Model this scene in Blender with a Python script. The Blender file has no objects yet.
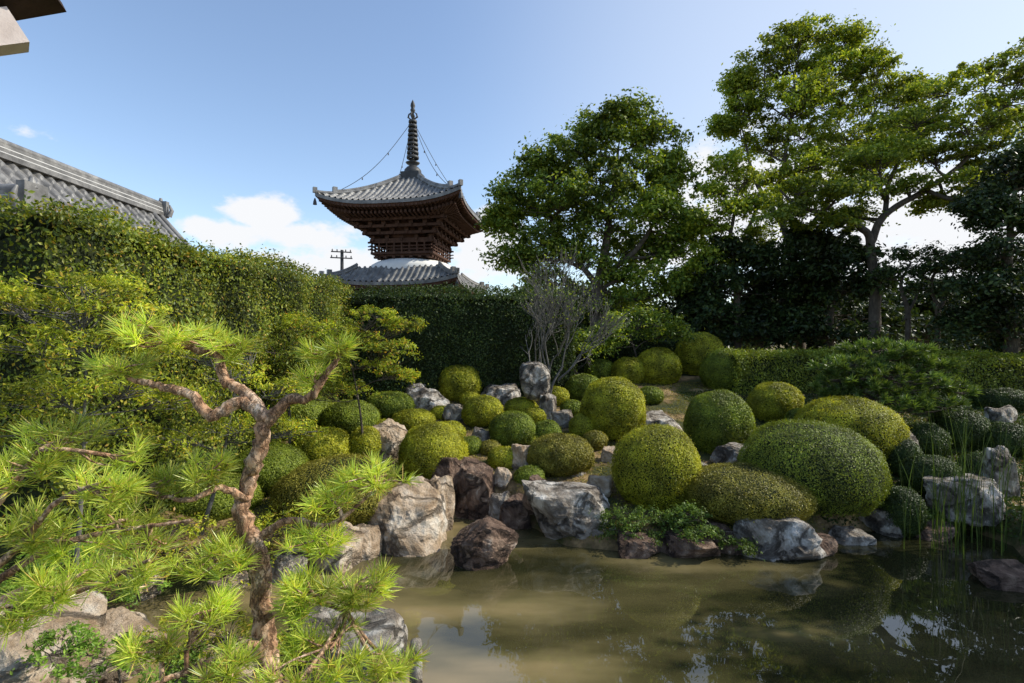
import bpy, bmesh, math, random
import numpy as np
from mathutils import Vector, noise
random.seed(3); R=np.random.default_rng(5)
H=2.8; F=512.0
scene=bpy.context.scene
COL=scene.collection
def px(u,v,d): return np.array([(u-512)/F*d, d, H-(v-341.5)/F*d])
def wat(u,v):
    d=H*F/(v-341.5); return ((u-512)/F*d,d)
def sst(a,b,x):
    t=np.clip((x-a)/(b-a),0,1); return t*t*(3-2*t)
def nrm(a): return a/np.maximum(np.linalg.norm(a,axis=-1,keepdims=True),1e-9)
def vnoise(p,seed,freq,oct=3):
    r=np.random.default_rng(seed); out=np.zeros(len(p)); amp=1
    for o in range(oct):
        for k in range(4):
            w=r.normal(size=3); w=w/np.linalg.norm(w)*freq
            out+=amp*np.sin(p@w+r.uniform(0,6.28))*0.35
        freq*=2.1; amp*=.55
    return out
# ---------------- materials
def newmat(name):
    m=bpy.data.materials.new(name); m.use_nodes=True
    n=m.node_tree; n.nodes.clear(); return m,n,n.nodes,n.links
def ramp(N,stops):
    r=N.new("ShaderNodeValToRGB"); e=r.color_ramp.elements
    while len(e)<len(stops): e.new(.5)
    for i,(p,c) in enumerate(stops):
        e[i].position=p; e[i].color=(*c,1)
    return r
def leaf_mat(name,stops,trans=.35,rough=.45,nscale=1.5,dark=.5,spec=.3,gain=2.0):
    stops=[(p,tuple(min(.78,x*gain) for x in c)) for p,c in stops]
    m,n,N,L=newmat(name)
    g=N.new("ShaderNodeNewGeometry"); r=ramp(N,stops); L.new(g.outputs["Random Per Island"],r.inputs[0])
    tc=N.new("ShaderNodeTexCoord"); ns=N.new("ShaderNodeTexNoise"); ns.inputs["Scale"].default_value=nscale; ns.inputs["Detail"].default_value=3
    L.new(tc.outputs["Object"],ns.inputs["Vector"])
    mr=N.new("ShaderNodeMapRange"); mr.inputs[1].default_value=.35; mr.inputs[2].default_value=.65; mr.inputs[3].default_value=dark; mr.inputs[4].default_value=1.2
    L.new(ns.outputs[0],mr.inputs[0])
    mx=N.new("ShaderNodeMix"); mx.data_type='RGBA'; mx.blend_type='MULTIPLY'; mx.inputs[0].default_value=1
    L.new(r.outputs[0],mx.inputs[6]); L.new(mr.outputs[0],mx.inputs[7])
    p=N.new("ShaderNodeBsdfPrincipled"); p.inputs["Roughness"].default_value=rough; p.inputs["Specular IOR Level"].default_value=spec
    L.new(mx.outputs[2],p.inputs["Base Color"])
    t=N.new("ShaderNodeBsdfTranslucent")
    hs=N.new("ShaderNodeMix"); hs.data_type='RGBA'; hs.blend_type='MULTIPLY'; hs.inputs[0].default_value=1
    hs.inputs[7].default_value=(1.45,1.35,.5,1); L.new(mx.outputs[2],hs.inputs[6]); L.new(hs.outputs[2],t.inputs[0])
    ms=N.new("ShaderNodeMixShader"); ms.inputs[0].default_value=trans
    L.new(p.outputs[0],ms.inputs[1]); L.new(t.outputs[0],ms.inputs[2])
    o=N.new("ShaderNodeOutputMaterial"); L.new(ms.outputs[0],o.inputs[0]); return m
def noisy_mat(name,stops,scale=4,detail=8,rough=.9,bump=.5,bscale=20,bdist=.03,spec=.3,stretch=(1,1,1),vor=0,crack=0):
    m,n,N,L=newmat(name)
    tc=N.new("ShaderNodeTexCoord"); mp=N.new("ShaderNodeMapping"); mp.inputs["Scale"].default_value=stretch
    L.new(tc.outputs["Object"],mp.inputs[0])
    ns=N.new("ShaderNodeTexNoise"); ns.inputs["Scale"].default_value=scale; ns.inputs["Detail"].default_value=detail; ns.inputs["Roughness"].default_value=.65; ns.inputs["Distortion"].default_value=.6 if crack else 0
    L.new(mp.outputs[0],ns.inputs["Vector"]); r=ramp(N,stops); L.new(ns.outputs[0],r.inputs[0])
    p=N.new("ShaderNodeBsdfPrincipled"); p.inputs["Roughness"].default_value=rough; p.inputs["Specular IOR Level"].default_value=spec
    col=r.outputs[0]
    nb=N.new("ShaderNodeTexNoise"); nb.inputs["Scale"].default_value=bscale; nb.inputs["Detail"].default_value=8; nb.inputs["Roughness"].default_value=.7
    L.new(mp.outputs[0],nb.inputs["Vector"])
    src=nb.outputs[0]
    if vor or crack:
        v=N.new("ShaderNodeTexVoronoi"); v.feature='DISTANCE_TO_EDGE'; v.inputs["Scale"].default_value=vor or crack
        wn=N.new("ShaderNodeMix"); wn.data_type='RGBA'; wn.inputs[0].default_value=.12 if vor else .35; L.new(mp.outputs[0],wn.inputs[6]); L.new(nb.outputs[1] if vor else ns.outputs[1],wn.inputs[7])
        L.new(wn.outputs[2],v.inputs["Vector"])
        mr=N.new("ShaderNodeMapRange"); mr.inputs[2].default_value=.12 if vor else .05; L.new(v.outputs[0],mr.inputs[0])
        ad=N.new("ShaderNodeMath"); ad.operation='ADD'; L.new(nb.outputs[0],ad.inputs[0]); L.new(mr.outputs[0],ad.inputs[1]); src=ad.outputs[0]
        mc=N.new("ShaderNodeMapRange"); mc.inputs[3].default_value=.35; mc.inputs[4].default_value=1; L.new(mr.outputs[0],mc.inputs[0])
        mm=N.new("ShaderNodeMix"); mm.data_type='RGBA'; mm.blend_type='MULTIPLY'; mm.inputs[0].default_value=.7; L.new(col,mm.inputs[6]); L.new(mc.outputs[0],mm.inputs[7]); col=mm.outputs[2]
    L.new(col,p.inputs["Base Color"])
    b=N.new("ShaderNodeBump"); b.inputs["Strength"].default_value=bump; b.inputs["Distance"].default_value=bdist
    L.new(src,b.inputs["Height"]); L.new(b.outputs[0],p.inputs["Normal"])
    o=N.new("ShaderNodeOutputMaterial"); L.new(p.outputs[0],o.inputs[0]); return m
M={}
M['bushY']=leaf_mat("bush_sunlit",[(0,(.12,.13,.01)),(.4,(.18,.19,.014)),(1,(.28,.26,.022))],.32,nscale=2.5,gain=2.0)  # sun brightness is put into this leaf colour
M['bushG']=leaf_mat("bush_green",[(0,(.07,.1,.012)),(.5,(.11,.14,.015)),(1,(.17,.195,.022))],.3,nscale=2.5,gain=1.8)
M['bushD']=leaf_mat("bush_shaded",[(0,(.025,.045,.01)),(.6,(.045,.07,.014)),(1,(.07,.1,.02))],.25,nscale=2.5,gain=1.4)  # counterpart for bushes in shade, the shade is in the colour
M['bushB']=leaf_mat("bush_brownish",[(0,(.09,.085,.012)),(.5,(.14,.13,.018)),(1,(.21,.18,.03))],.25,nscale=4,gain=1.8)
M['core']=noisy_mat("bush_inner_shade",[(.3,(.012,.018,.005)),(.7,(.03,.04,.01))],6,bump=1)  # shade between the leaves, painted as a near-black green core
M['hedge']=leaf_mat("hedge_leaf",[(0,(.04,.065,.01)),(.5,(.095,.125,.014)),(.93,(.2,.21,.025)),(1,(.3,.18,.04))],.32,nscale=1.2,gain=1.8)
M['hedgeD']=leaf_mat("hedge_shaded_leaf",[(0,(.02,.04,.01)),(.6,(.045,.075,.018)),(1,(.09,.12,.03))],.3,nscale=1.2,gain=1.2)  # shade on the camera-facing hedge is put into the colour
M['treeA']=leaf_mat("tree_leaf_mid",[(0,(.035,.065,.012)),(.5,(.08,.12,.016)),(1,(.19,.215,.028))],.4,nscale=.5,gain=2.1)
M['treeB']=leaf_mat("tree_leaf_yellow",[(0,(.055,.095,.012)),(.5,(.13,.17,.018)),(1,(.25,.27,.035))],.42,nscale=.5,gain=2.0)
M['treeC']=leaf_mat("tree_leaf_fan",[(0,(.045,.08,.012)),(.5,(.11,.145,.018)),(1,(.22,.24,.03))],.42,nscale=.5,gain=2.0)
M['treeD']=leaf_mat("tree_leaf_dark_shaded",[(0,(.012,.025,.01)),(.6,(.03,.052,.014)),(1,(.065,.09,.022))],.22,nscale=.6,gain=1.3)  # evergreen tone with the trees' shade put into it
M['maple']=leaf_mat("maple_leaf",[(0,(.08,.12,.015)),(.5,(.16,.2,.022)),(.88,(.26,.27,.035)),(1,(.38,.2,.05))],.5,nscale=2.5,dark=.45,gain=2.0)
M['shrubY']=leaf_mat("shrub_yellow",[(0,(.09,.135,.015)),(.5,(.21,.25,.025)),(.9,(.38,.38,.045)),(1,(.46,.28,.06))],.48,nscale=2,dark=.35,gain=1.9)
M['fern']=leaf_mat("fern_leaf",[(0,(.06,.12,.015)),(1,(.17,.25,.04))],.4,nscale=3)
M['fernD']=leaf_mat("fern_leaf_dark",[(0,(.03,.055,.01)),(1,(.09,.13,.022))],.35,nscale=3)
M['needle']=leaf_mat("pine_needle",[(0,(.15,.22,.03)),(.5,(.28,.35,.05)),(.93,(.43,.46,.09)),(1,(.4,.25,.08))],.4,rough=.35,nscale=3,dark=.5,spec=.5,gain=2)
M['needleD']=leaf_mat("pine_needle_dark",[(0,(.04,.08,.015)),(.6,(.08,.13,.03)),(1,(.15,.2,.05))],.3,rough=.4,nscale=1.5,dark=.5,gain=1.5)
M['reed']=leaf_mat("reed_blade",[(0,(.03,.055,.01)),(1,(.07,.105,.025))],.35,nscale=2,gain=1.6)
M['bark']=noisy_mat("bark_grey_brown",[(.3,(.05,.04,.03)),(.6,(.13,.105,.08)),(.8,(.2,.18,.15))],10,bump=1,bscale=18,bdist=.05,stretch=(1,1,.4))
M['pbark']=noisy_mat("bark_pine_brown",[(.3,(.2,.1,.055)),(.45,(.45,.26,.15)),(.58,(.66,.45,.3)),(.72,(.74,.6,.46))],16,bump=.8,bscale=25,bdist=.02,stretch=(1,1,.5),vor=22)
M['gbark']=noisy_mat("bark_pale",[(.3,(.07,.065,.06)),(.7,(.19,.18,.16))],10,bump=.6)
M['rockG']=noisy_mat("rock_grey",[(.3,(.07,.055,.04)),(.43,(.23,.19,.15)),(.53,(.42,.37,.31)),(.63,(.72,.67,.6))],3.2,12,bump=1,bscale=7,bdist=.12,crack=2.3)
M['rockT']=noisy_mat("rock_tan",[(.3,(.13,.08,.045)),(.42,(.38,.27,.17)),(.54,(.6,.47,.34)),(.66,(.75,.67,.55))],2.6,12,bump=1,bscale=7,bdist=.12,crack=1.9)
M['rockB']=noisy_mat("rock_brown",[(.3,(.05,.03,.02)),(.48,(.16,.1,.07)),(.6,(.32,.22,.155)),(.7,(.6,.5,.41))],4,12,bump=1,bscale=8,bdist=.12,crack=2.6)
M['ground']=noisy_mat("ground_moss_soil",[(.34,(.035,.045,.012)),(.46,(.08,.08,.022)),(.53,(.18,.12,.055)),(.61,(.38,.26,.12)),(.75,(.22,.15,.08))],1.3,12,bump=1,bscale=12,bdist=.06)
M['tile']=noisy_mat("roof_tile",[(.3,(.08,.078,.075)),(.5,(.16,.155,.15)),(.75,(.34,.33,.31))],2.5,10,rough=.45,bump=.3,bscale=30,bdist=.01,spec=.4)
M['wood']=noisy_mat("wood_dark",[(.3,(.05,.025,.017)),(.6,(.1,.05,.033)),(.8,(.15,.085,.055))],6,bump=.3,stretch=(1,1,.3))
M['eavewood']=noisy_mat("eave_wood_dark",[(.3,(.02,.012,.009)),(.7,(.05,.03,.02))],6,bump=.3,stretch=(1,1,.3))
M['plaster']=noisy_mat("plaster_white",[(.3,(.7,.69,.66)),(.7,(.82,.81,.79))],2,rough=.85,bump=.1)
M['mortar']=noisy_mat("ridge_mortar",[(.3,(.45,.45,.44)),(.7,(.65,.64,.62))],2,rough=.85,bump=.1)
M['bronze']=noisy_mat("bronze_dark",[(.3,(.025,.025,.027)),(.7,(.07,.07,.07))],5,rough=.5,bump=.2)
M['rafterend']=noisy_mat("rafter_pale",[(.3,(.5,.42,.38)),(.7,(.72,.64,.6))],5,rough=.8,bump=.2)
# ------------- geometry accumulator
class Geo:
    def __init__(s): s.v=[];s.f=[];s.n=0
    def add(s,v,f,mat=0,smooth=False):
        v=np.asarray(v,float).reshape(-1,3); f=np.asarray(f,int)
        s.v.append(v); s.f.append((f+s.n,mat,smooth)); s.n+=len(v)
    def build(s,name,mats,parent=None):
        me=bpy.data.meshes.new(name); V=np.concatenate(s.v)
        me.vertices.add(len(V)); me.vertices.foreach_set("co",V.astype(np.float32).ravel())
        loops=np.concatenate([f.ravel() for f,_,_ in s.f])
        tot=np.concatenate([np.full(len(f),f.shape[1]) for f,_,_ in s.f])
        start=np.concatenate([[0],np.cumsum(tot)[:-1]])
        mi=np.concatenate([np.full(len(f),m) for f,m,_ in s.f]); sm=np.concatenate([np.full(len(f),q) for f,_,q in s.f])
        me.loops.add(len(loops)); me.loops.foreach_set("vertex_index",loops.astype(np.int32))
        me.polygons.add(len(tot)); me.polygons.foreach_set("loop_start",start.astype(np.int32))
        me.polygons.foreach_set("material_index",mi.astype(np.int32)); 
        for m in mats: me.materials.append(m)
        me.update(calc_edges=True); me.polygons.foreach_set("use_smooth",sm.astype(bool)); me.update()
        ob=bpy.data.objects.new(name,me); COL.objects.link(ob)
        if parent is not None:
            ob.parent=parent; ob.location=-np.array(parent.location)
        return ob
def recenter(ob,c):
    me=ob.data; c=np.asarray(c,float)
    a=np.empty(len(me.vertices)*3,np.float32); me.vertices.foreach_get("co",a)
    a=(a.reshape(-1,3)-c).astype(np.float32); me.vertices.foreach_set("co",a.ravel()); me.update(); ob.location=c
def tag(ob,label,cat,group=None):
    ob["label"]=label; ob["category"]=cat
    if group: ob["group"]=group
def empty(name,loc,label,cat,group=None):
    e=bpy.data.objects.new(name,None); e.location=loc; COL.objects.link(e); tag(e,label,cat,group); return e
def quads(geo,c,n,L,W,mat=0):
    N=len(c); r=R.normal(size=(N,3)); t=nrm(r-n*(r*n).sum(1,keepdims=True)); b=np.cross(n,t)
    L=np.broadcast_to(np.asarray(L,float),(N,))[:,None]; W=np.broadcast_to(np.asarray(W,float),(N,))[:,None]
    v=np.stack([c-t*L*.5,c+b*W*.5+n*L*.06,c+t*L*.5,c-b*W*.5+n*L*.06],1)
    geo.add(v,np.arange(4*N).reshape(N,4),mat)
def catmull(P,k=5):
    P=np.asarray(P,float)
    if len(P)<3: return P
    Q=np.concatenate([[2*P[0]-P[1]],P,[2*P[-1]-P[-2]]]); out=[]
    for i in range(1,len(Q)-2):
        for j in range(k):
            t=j/k; p0,p1,p2,p3=Q[i-1:i+3]
            out.append(.5*((2*p1)+(-p0+p2)*t+(2*p0-5*p1+4*p2-p3)*t*t+(-p0+3*p1-3*p2+p3)*t**3))
    out.append(P[-1]); return np.array(out)
def tube(geo,P,r,sides=8,mat=0,rough=0,smooth=True):
    P=np.asarray(P,float); n=len(P); r=np.broadcast_to(np.asarray(r,float),(n,)) if np.ndim(r)==0 or len(r)==n else np.interp(np.linspace(0,1,n),np.linspace(0,1,len(r)),r)
    T=nrm(np.gradient(P,axis=0)); up=np.array([0,0,1.]) if abs(T[0,2])<.9 else np.array([1.,0,0])
    a=np.linspace(0,2*np.pi,sides,endpoint=False); V=[]
    x=np.cross(T[0],up); x/=np.linalg.norm(x)
    for i in range(n):
        x=x-T[i]*(x@T[i]); x/=max(np.linalg.norm(x),1e-9); y=np.cross(T[i],x)
        rr=r[i]*(1+rough*R.uniform(-1,1,sides))
        V.append(P[i]+(np.cos(a)*rr)[:,None]*x+(np.sin(a)*rr)[:,None]*y)
    V=np.concatenate(V); i=np.arange(n-1)[:,None]*sides; j=np.arange(sides)[None]; k=(j+1)%sides
    f=np.stack([i+j,i+k,i+sides+k,i+sides+j],-1).reshape(-1,4); geo.add(V,f,mat,smooth)
    geo.add(V[-sides:],np.arange(sides)[None],mat); geo.add(V[:sides],np.arange(sides)[::-1][None],mat)
def lathe(geo,c,prof,sides=24,mat=0,smooth=True,sq=False):
    a=np.linspace(0,2*np.pi,sides,endpoint=False)+(math.pi/4 if sq else 0); V=[]
    for r,z in prof: V.append(np.stack([c[0]+r*np.cos(a),c[1]+r*np.sin(a),np.full(sides,c[2]+z)],1))
    n=len(prof); i=np.arange(n-1)[:,None]*sides; j=np.arange(sides)[None]; k=(j+1)%sides
    geo.add(np.concatenate(V),np.stack([i+j,i+k,i+sides+k,i+sides+j],-1).reshape(-1,4),mat,smooth)
BF=np.array([[0,3,2,1],[4,5,6,7],[0,1,5,4],[1,2,6,5],[2,3,7,6],[3,0,4,7]])
def box(geo,c,s,mat=0,rz=0):
    x,y,z=np.array(s)/2.; v=np.array([[-x,-y,-z],[x,-y,-z],[x,y,-z],[-x,y,-z],[-x,-y,z],[x,-y,z],[x,y,z],[-x,y,z]])
    if rz: cr,sr=math.cos(rz),math.sin(rz); v=np.stack([v[:,0]*cr-v[:,1]*sr,v[:,0]*sr+v[:,1]*cr,v[:,2]],1)
    geo.add(v+np.array(c),BF,mat)
def beam(geo,a,b,w,h,mat=0):
    a=np.array(a,float);b=np.array(b,float);t=nrm(b-a); s=nrm(np.cross(t,[0,0,1])); u=np.cross(s,t)
    v=[]
    for p in (a,b):
        for q,r in ((-1,-1),(1,-1),(1,1),(-1,1)): v.append(p+s*w/2*q+u*h/2*r)
    geo.add(v,BF,mat)
ICO={}
def ico(n):
    if n not in ICO:
        bm=bmesh.new(); bmesh.ops.create_icosphere(bm,subdivisions=n,radius=1)
        ICO[n]=(np.array([v.co[:] for v in bm.verts]),np.array([[v.index for v in f.verts] for f in bm.faces])); bm.free()
    return ICO[n]
# ------------- pond + terrain
pond=[wat(*p) for p in [(345,566),(385,552),(430,538),(455,520),(500,522),(528,530),(560,550),(620,556),(700,556),(790,562),(830,545),(870,535),(920,535),(965,532),(1000,545)]]
pond+=[(6.3,6.4),(6.8,5),(6.5,3.4),(5,2.3),(2,2.1),(.2,2.4),(-.4,3.1),(-.8,3.6),(-2,3.65),(-3.6,3.8),(-4.6,4.4),(-4.9,5.1),(-3.8,5.5),(-2.9,5.8)]
pond=np.array(pond)
def sdist(x,y):
    x=np.asarray(x,float);y=np.asarray(y,float); d=np.full(x.shape,1e9); ins=np.zeros(x.shape,bool)
    for i in range(len(pond)):
        a=pond[i];b=pond[(i+1)%len(pond)]; e=b-a
        t=np.clip(((x-a[0])*e[0]+(y-a[1])*e[1])/(e@e),0,1)
        d=np.minimum(d,np.hypot(x-a[0]-t*e[0],y-a[1]-t*e[1]))
        c=((a[1]>y)!=(b[1]>y)); xi=(b[0]-a[0])*(y-a[1])/((b[1]-a[1]) if b[1]!=a[1] else 1e-9)+a[0]
        ins^=(c&(x<xi))
    return np.where(ins,-d,d)
def gh(x,y):
    x=np.atleast_1d(np.asarray(x,float));y=np.atleast_1d(np.asarray(y,float))
    z=np.clip(.165*y-.888,.3,1.8)
    nb=1-sst(2.4,3.5,y); z=z*(1-nb)+.75*nb
    z=np.maximum(z,.3+.45*sst(-3.6,-5.4,x)*sst(4,5.5,y))
    p=np.stack([x,y,0*x],-1).reshape(-1,3)
    z=z+.05*vnoise(p,3,1.3).reshape(z.shape)+.012*vnoise(p,8,9,2).reshape(z.shape)
    sd=sdist(x,y); k=sst(0,.38,sd)
    return np.where(sd>0,z*k-.15*(1-k),-.15-.5*sst(0,.8,-sd))
xs=np.concatenate([-np.geomspace(500,16,14),np.arange(-15,16,.12),np.geomspace(16.5,500,14)])
ys=np.concatenate([-np.geomspace(200,2.5,8),np.arange(-2,19,.12),np.geomspace(19.5,600,16)])
X,Y=np.meshgrid(xs,ys); Z=gh(X.ravel(),Y.ravel())
g=Geo(); nx,ny=len(xs),len(ys); i=np.arange(ny-1)[:,None]*nx; j=np.arange(nx-1)[None]
g.add(np.stack([X.ravel(),Y.ravel(),Z],1),np.stack([i+j,i+j+1,i+nx+j+1,i+nx+j],-1).reshape(-1,4),0,True)
o=g.build("ground",[M['ground']]); o["kind"]="structure"
# water
m,n,N,L=newmat("pond_water")
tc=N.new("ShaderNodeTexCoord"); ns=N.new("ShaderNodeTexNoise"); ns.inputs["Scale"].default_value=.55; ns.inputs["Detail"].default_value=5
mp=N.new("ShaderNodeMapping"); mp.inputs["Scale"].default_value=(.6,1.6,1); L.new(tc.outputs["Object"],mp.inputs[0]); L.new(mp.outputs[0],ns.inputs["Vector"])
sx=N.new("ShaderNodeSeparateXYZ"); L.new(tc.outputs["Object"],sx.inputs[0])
dm=N.new("ShaderNodeMapRange"); dm.inputs[1].default_value=-2.5; dm.inputs[2].default_value=4.5; dm.inputs[3].default_value=.13; dm.inputs[4].default_value=-.15; L.new(sx.outputs[0],dm.inputs[0])  # murk painted paler on the sunny left, darker in the right-hand tree shade
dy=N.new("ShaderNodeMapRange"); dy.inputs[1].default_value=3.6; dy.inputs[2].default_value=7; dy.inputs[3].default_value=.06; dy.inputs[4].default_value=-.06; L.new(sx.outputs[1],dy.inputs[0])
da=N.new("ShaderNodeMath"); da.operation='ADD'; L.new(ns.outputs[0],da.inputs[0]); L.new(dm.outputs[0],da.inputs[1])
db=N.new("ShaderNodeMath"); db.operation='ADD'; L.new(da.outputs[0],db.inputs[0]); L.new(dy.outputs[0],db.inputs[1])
r=ramp(N,[(.36,(.022,.022,.009)),(.48,(.07,.06,.025)),(.58,(.16,.13,.058)),(.72,(.3,.225,.11))]); L.new(db.outputs[0],r.inputs[0])  # dark tones stand for shaded water, pale ones for sunlit patches
p=N.new("ShaderNodeBsdfPrincipled"); p.inputs["Roughness"].default_value=.012; p.inputs["IOR"].default_value=1.75
L.new(r.outputs[0],p.inputs["Base Color"])
nb=N.new("ShaderNodeTexNoise"); nb.inputs["Scale"].default_value=1.8; nb.inputs["Detail"].default_value=2; L.new(tc.outputs["Object"],nb.inputs["Vector"])
b=N.new("ShaderNodeBump"); b.inputs["Strength"].default_value=.07; b.inputs["Distance"].default_value=.03; L.new(nb.outputs[0],b.inputs["Height"]); L.new(b.outputs[0],p.inputs["Normal"])
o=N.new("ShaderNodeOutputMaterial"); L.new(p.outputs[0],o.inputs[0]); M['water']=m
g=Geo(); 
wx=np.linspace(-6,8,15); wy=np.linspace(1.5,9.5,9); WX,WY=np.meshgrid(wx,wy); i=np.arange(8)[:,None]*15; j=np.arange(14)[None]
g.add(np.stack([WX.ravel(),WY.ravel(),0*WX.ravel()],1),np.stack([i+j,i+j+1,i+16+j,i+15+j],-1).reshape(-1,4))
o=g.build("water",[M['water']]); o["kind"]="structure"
def dv(v): return 3.688/((v-341.5)/512+.165)
# ------------- bushes
def bush(u,vc,w,h,mat,label,d=None,leaf=None,lump=.045,seed=[100]):
    seed[0]+=1; vb=vc+h/2; w=w/math.sqrt(1+.9*((u-512)/F)**2)
    if d is None: d=dv(vb)
    for _ in range(3): rx=w/2*(d_c if _ else d)/F; d_c=d+rx*.55
    x=(u-512)/F*d_c; zt=H-(vc-h/2-341.5)/F*d_c; zb=float(gh(x,d_c)[0]); zb=min(zb,H-(vb-341.5)/F*d)-.02
    ht=zt-zb; rz=ht*.56; cz=zt-rz; c=np.array([x,d_c,cz]); rad=np.array([rx,rx*R.uniform(.85,1.05),rz])
    V,Fc=ico(4); 
    def surf(dr):
        sq=nrm(dr); k=1+lump*vnoise(sq,seed[0],2.6)+lump*.6*vnoise(sq,seed[0]+7,9,1)+.012*vnoise(sq,seed[0]+9,26,1)
        q=sq.copy(); q=np.sign(q)*np.abs(q)**.92
        return q*k[:,None]*rad
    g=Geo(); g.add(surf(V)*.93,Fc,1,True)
    lf=leaf or max(.023,.0031*d_c)
    area=2*math.pi*rx*(rx+rz); n=int(min(44000,5.2*area/(lf*lf*.55)))
    dr=R.normal(size=(int(n*1.3),3)); dr=nrm(dr); dr=dr[dr[:,2]>-.75][:n]
    P=surf(dr)*(1-np.abs(R.normal(0,.025,len(dr))))[:,None]; P+=R.normal(0,.01,P.shape)
    stray=R.random(len(dr))<.05; P[stray]*=1+R.uniform(0,.05,(stray.sum(),1))
    nn=nrm(nrm(dr/rad)+R.normal(0,.4,dr.shape))
    s=lf*R.uniform(.7,1.3,len(dr)); quads(g,P,nn,s,s*.55)
    o=g.build("clipped_bush",[M[mat],M['core']]); o.location=c; tag(o,label,"bush","clipped round bushes in the pond garden"); return o
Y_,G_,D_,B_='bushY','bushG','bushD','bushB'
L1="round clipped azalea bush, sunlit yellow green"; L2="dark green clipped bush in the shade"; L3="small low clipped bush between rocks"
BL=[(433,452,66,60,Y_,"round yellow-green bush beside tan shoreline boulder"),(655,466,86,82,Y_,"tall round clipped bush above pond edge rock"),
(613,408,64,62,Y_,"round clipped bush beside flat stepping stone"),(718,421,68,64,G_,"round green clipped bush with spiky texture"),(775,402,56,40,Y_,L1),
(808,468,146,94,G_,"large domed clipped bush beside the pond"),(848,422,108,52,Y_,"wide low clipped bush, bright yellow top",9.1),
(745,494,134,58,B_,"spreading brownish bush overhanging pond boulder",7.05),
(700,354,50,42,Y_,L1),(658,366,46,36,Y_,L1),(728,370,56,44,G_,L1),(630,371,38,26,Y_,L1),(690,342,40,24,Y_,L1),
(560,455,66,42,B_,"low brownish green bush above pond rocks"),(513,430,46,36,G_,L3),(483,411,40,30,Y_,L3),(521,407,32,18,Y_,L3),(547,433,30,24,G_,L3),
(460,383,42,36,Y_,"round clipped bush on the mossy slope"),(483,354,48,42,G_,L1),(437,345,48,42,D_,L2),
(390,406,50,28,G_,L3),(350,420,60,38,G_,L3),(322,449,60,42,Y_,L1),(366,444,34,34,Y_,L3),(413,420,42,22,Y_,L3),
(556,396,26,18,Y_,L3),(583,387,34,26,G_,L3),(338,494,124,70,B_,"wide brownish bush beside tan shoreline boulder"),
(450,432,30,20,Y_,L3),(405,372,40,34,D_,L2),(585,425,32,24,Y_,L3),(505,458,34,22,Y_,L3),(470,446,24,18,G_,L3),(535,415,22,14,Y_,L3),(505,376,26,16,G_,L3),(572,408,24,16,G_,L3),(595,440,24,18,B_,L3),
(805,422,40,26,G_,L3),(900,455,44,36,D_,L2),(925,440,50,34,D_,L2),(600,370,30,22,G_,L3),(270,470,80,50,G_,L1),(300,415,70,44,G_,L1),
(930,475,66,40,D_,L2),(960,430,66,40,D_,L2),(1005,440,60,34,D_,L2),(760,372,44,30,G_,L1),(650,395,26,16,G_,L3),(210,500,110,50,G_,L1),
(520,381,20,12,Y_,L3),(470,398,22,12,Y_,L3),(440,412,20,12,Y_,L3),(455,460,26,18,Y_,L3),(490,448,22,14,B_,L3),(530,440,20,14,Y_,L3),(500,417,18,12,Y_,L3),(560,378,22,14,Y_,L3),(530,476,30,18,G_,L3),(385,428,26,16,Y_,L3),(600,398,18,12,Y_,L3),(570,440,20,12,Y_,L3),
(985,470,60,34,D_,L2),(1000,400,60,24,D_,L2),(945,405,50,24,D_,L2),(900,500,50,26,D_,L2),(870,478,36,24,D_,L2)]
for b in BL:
    if b[4]: bush(*b)
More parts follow.
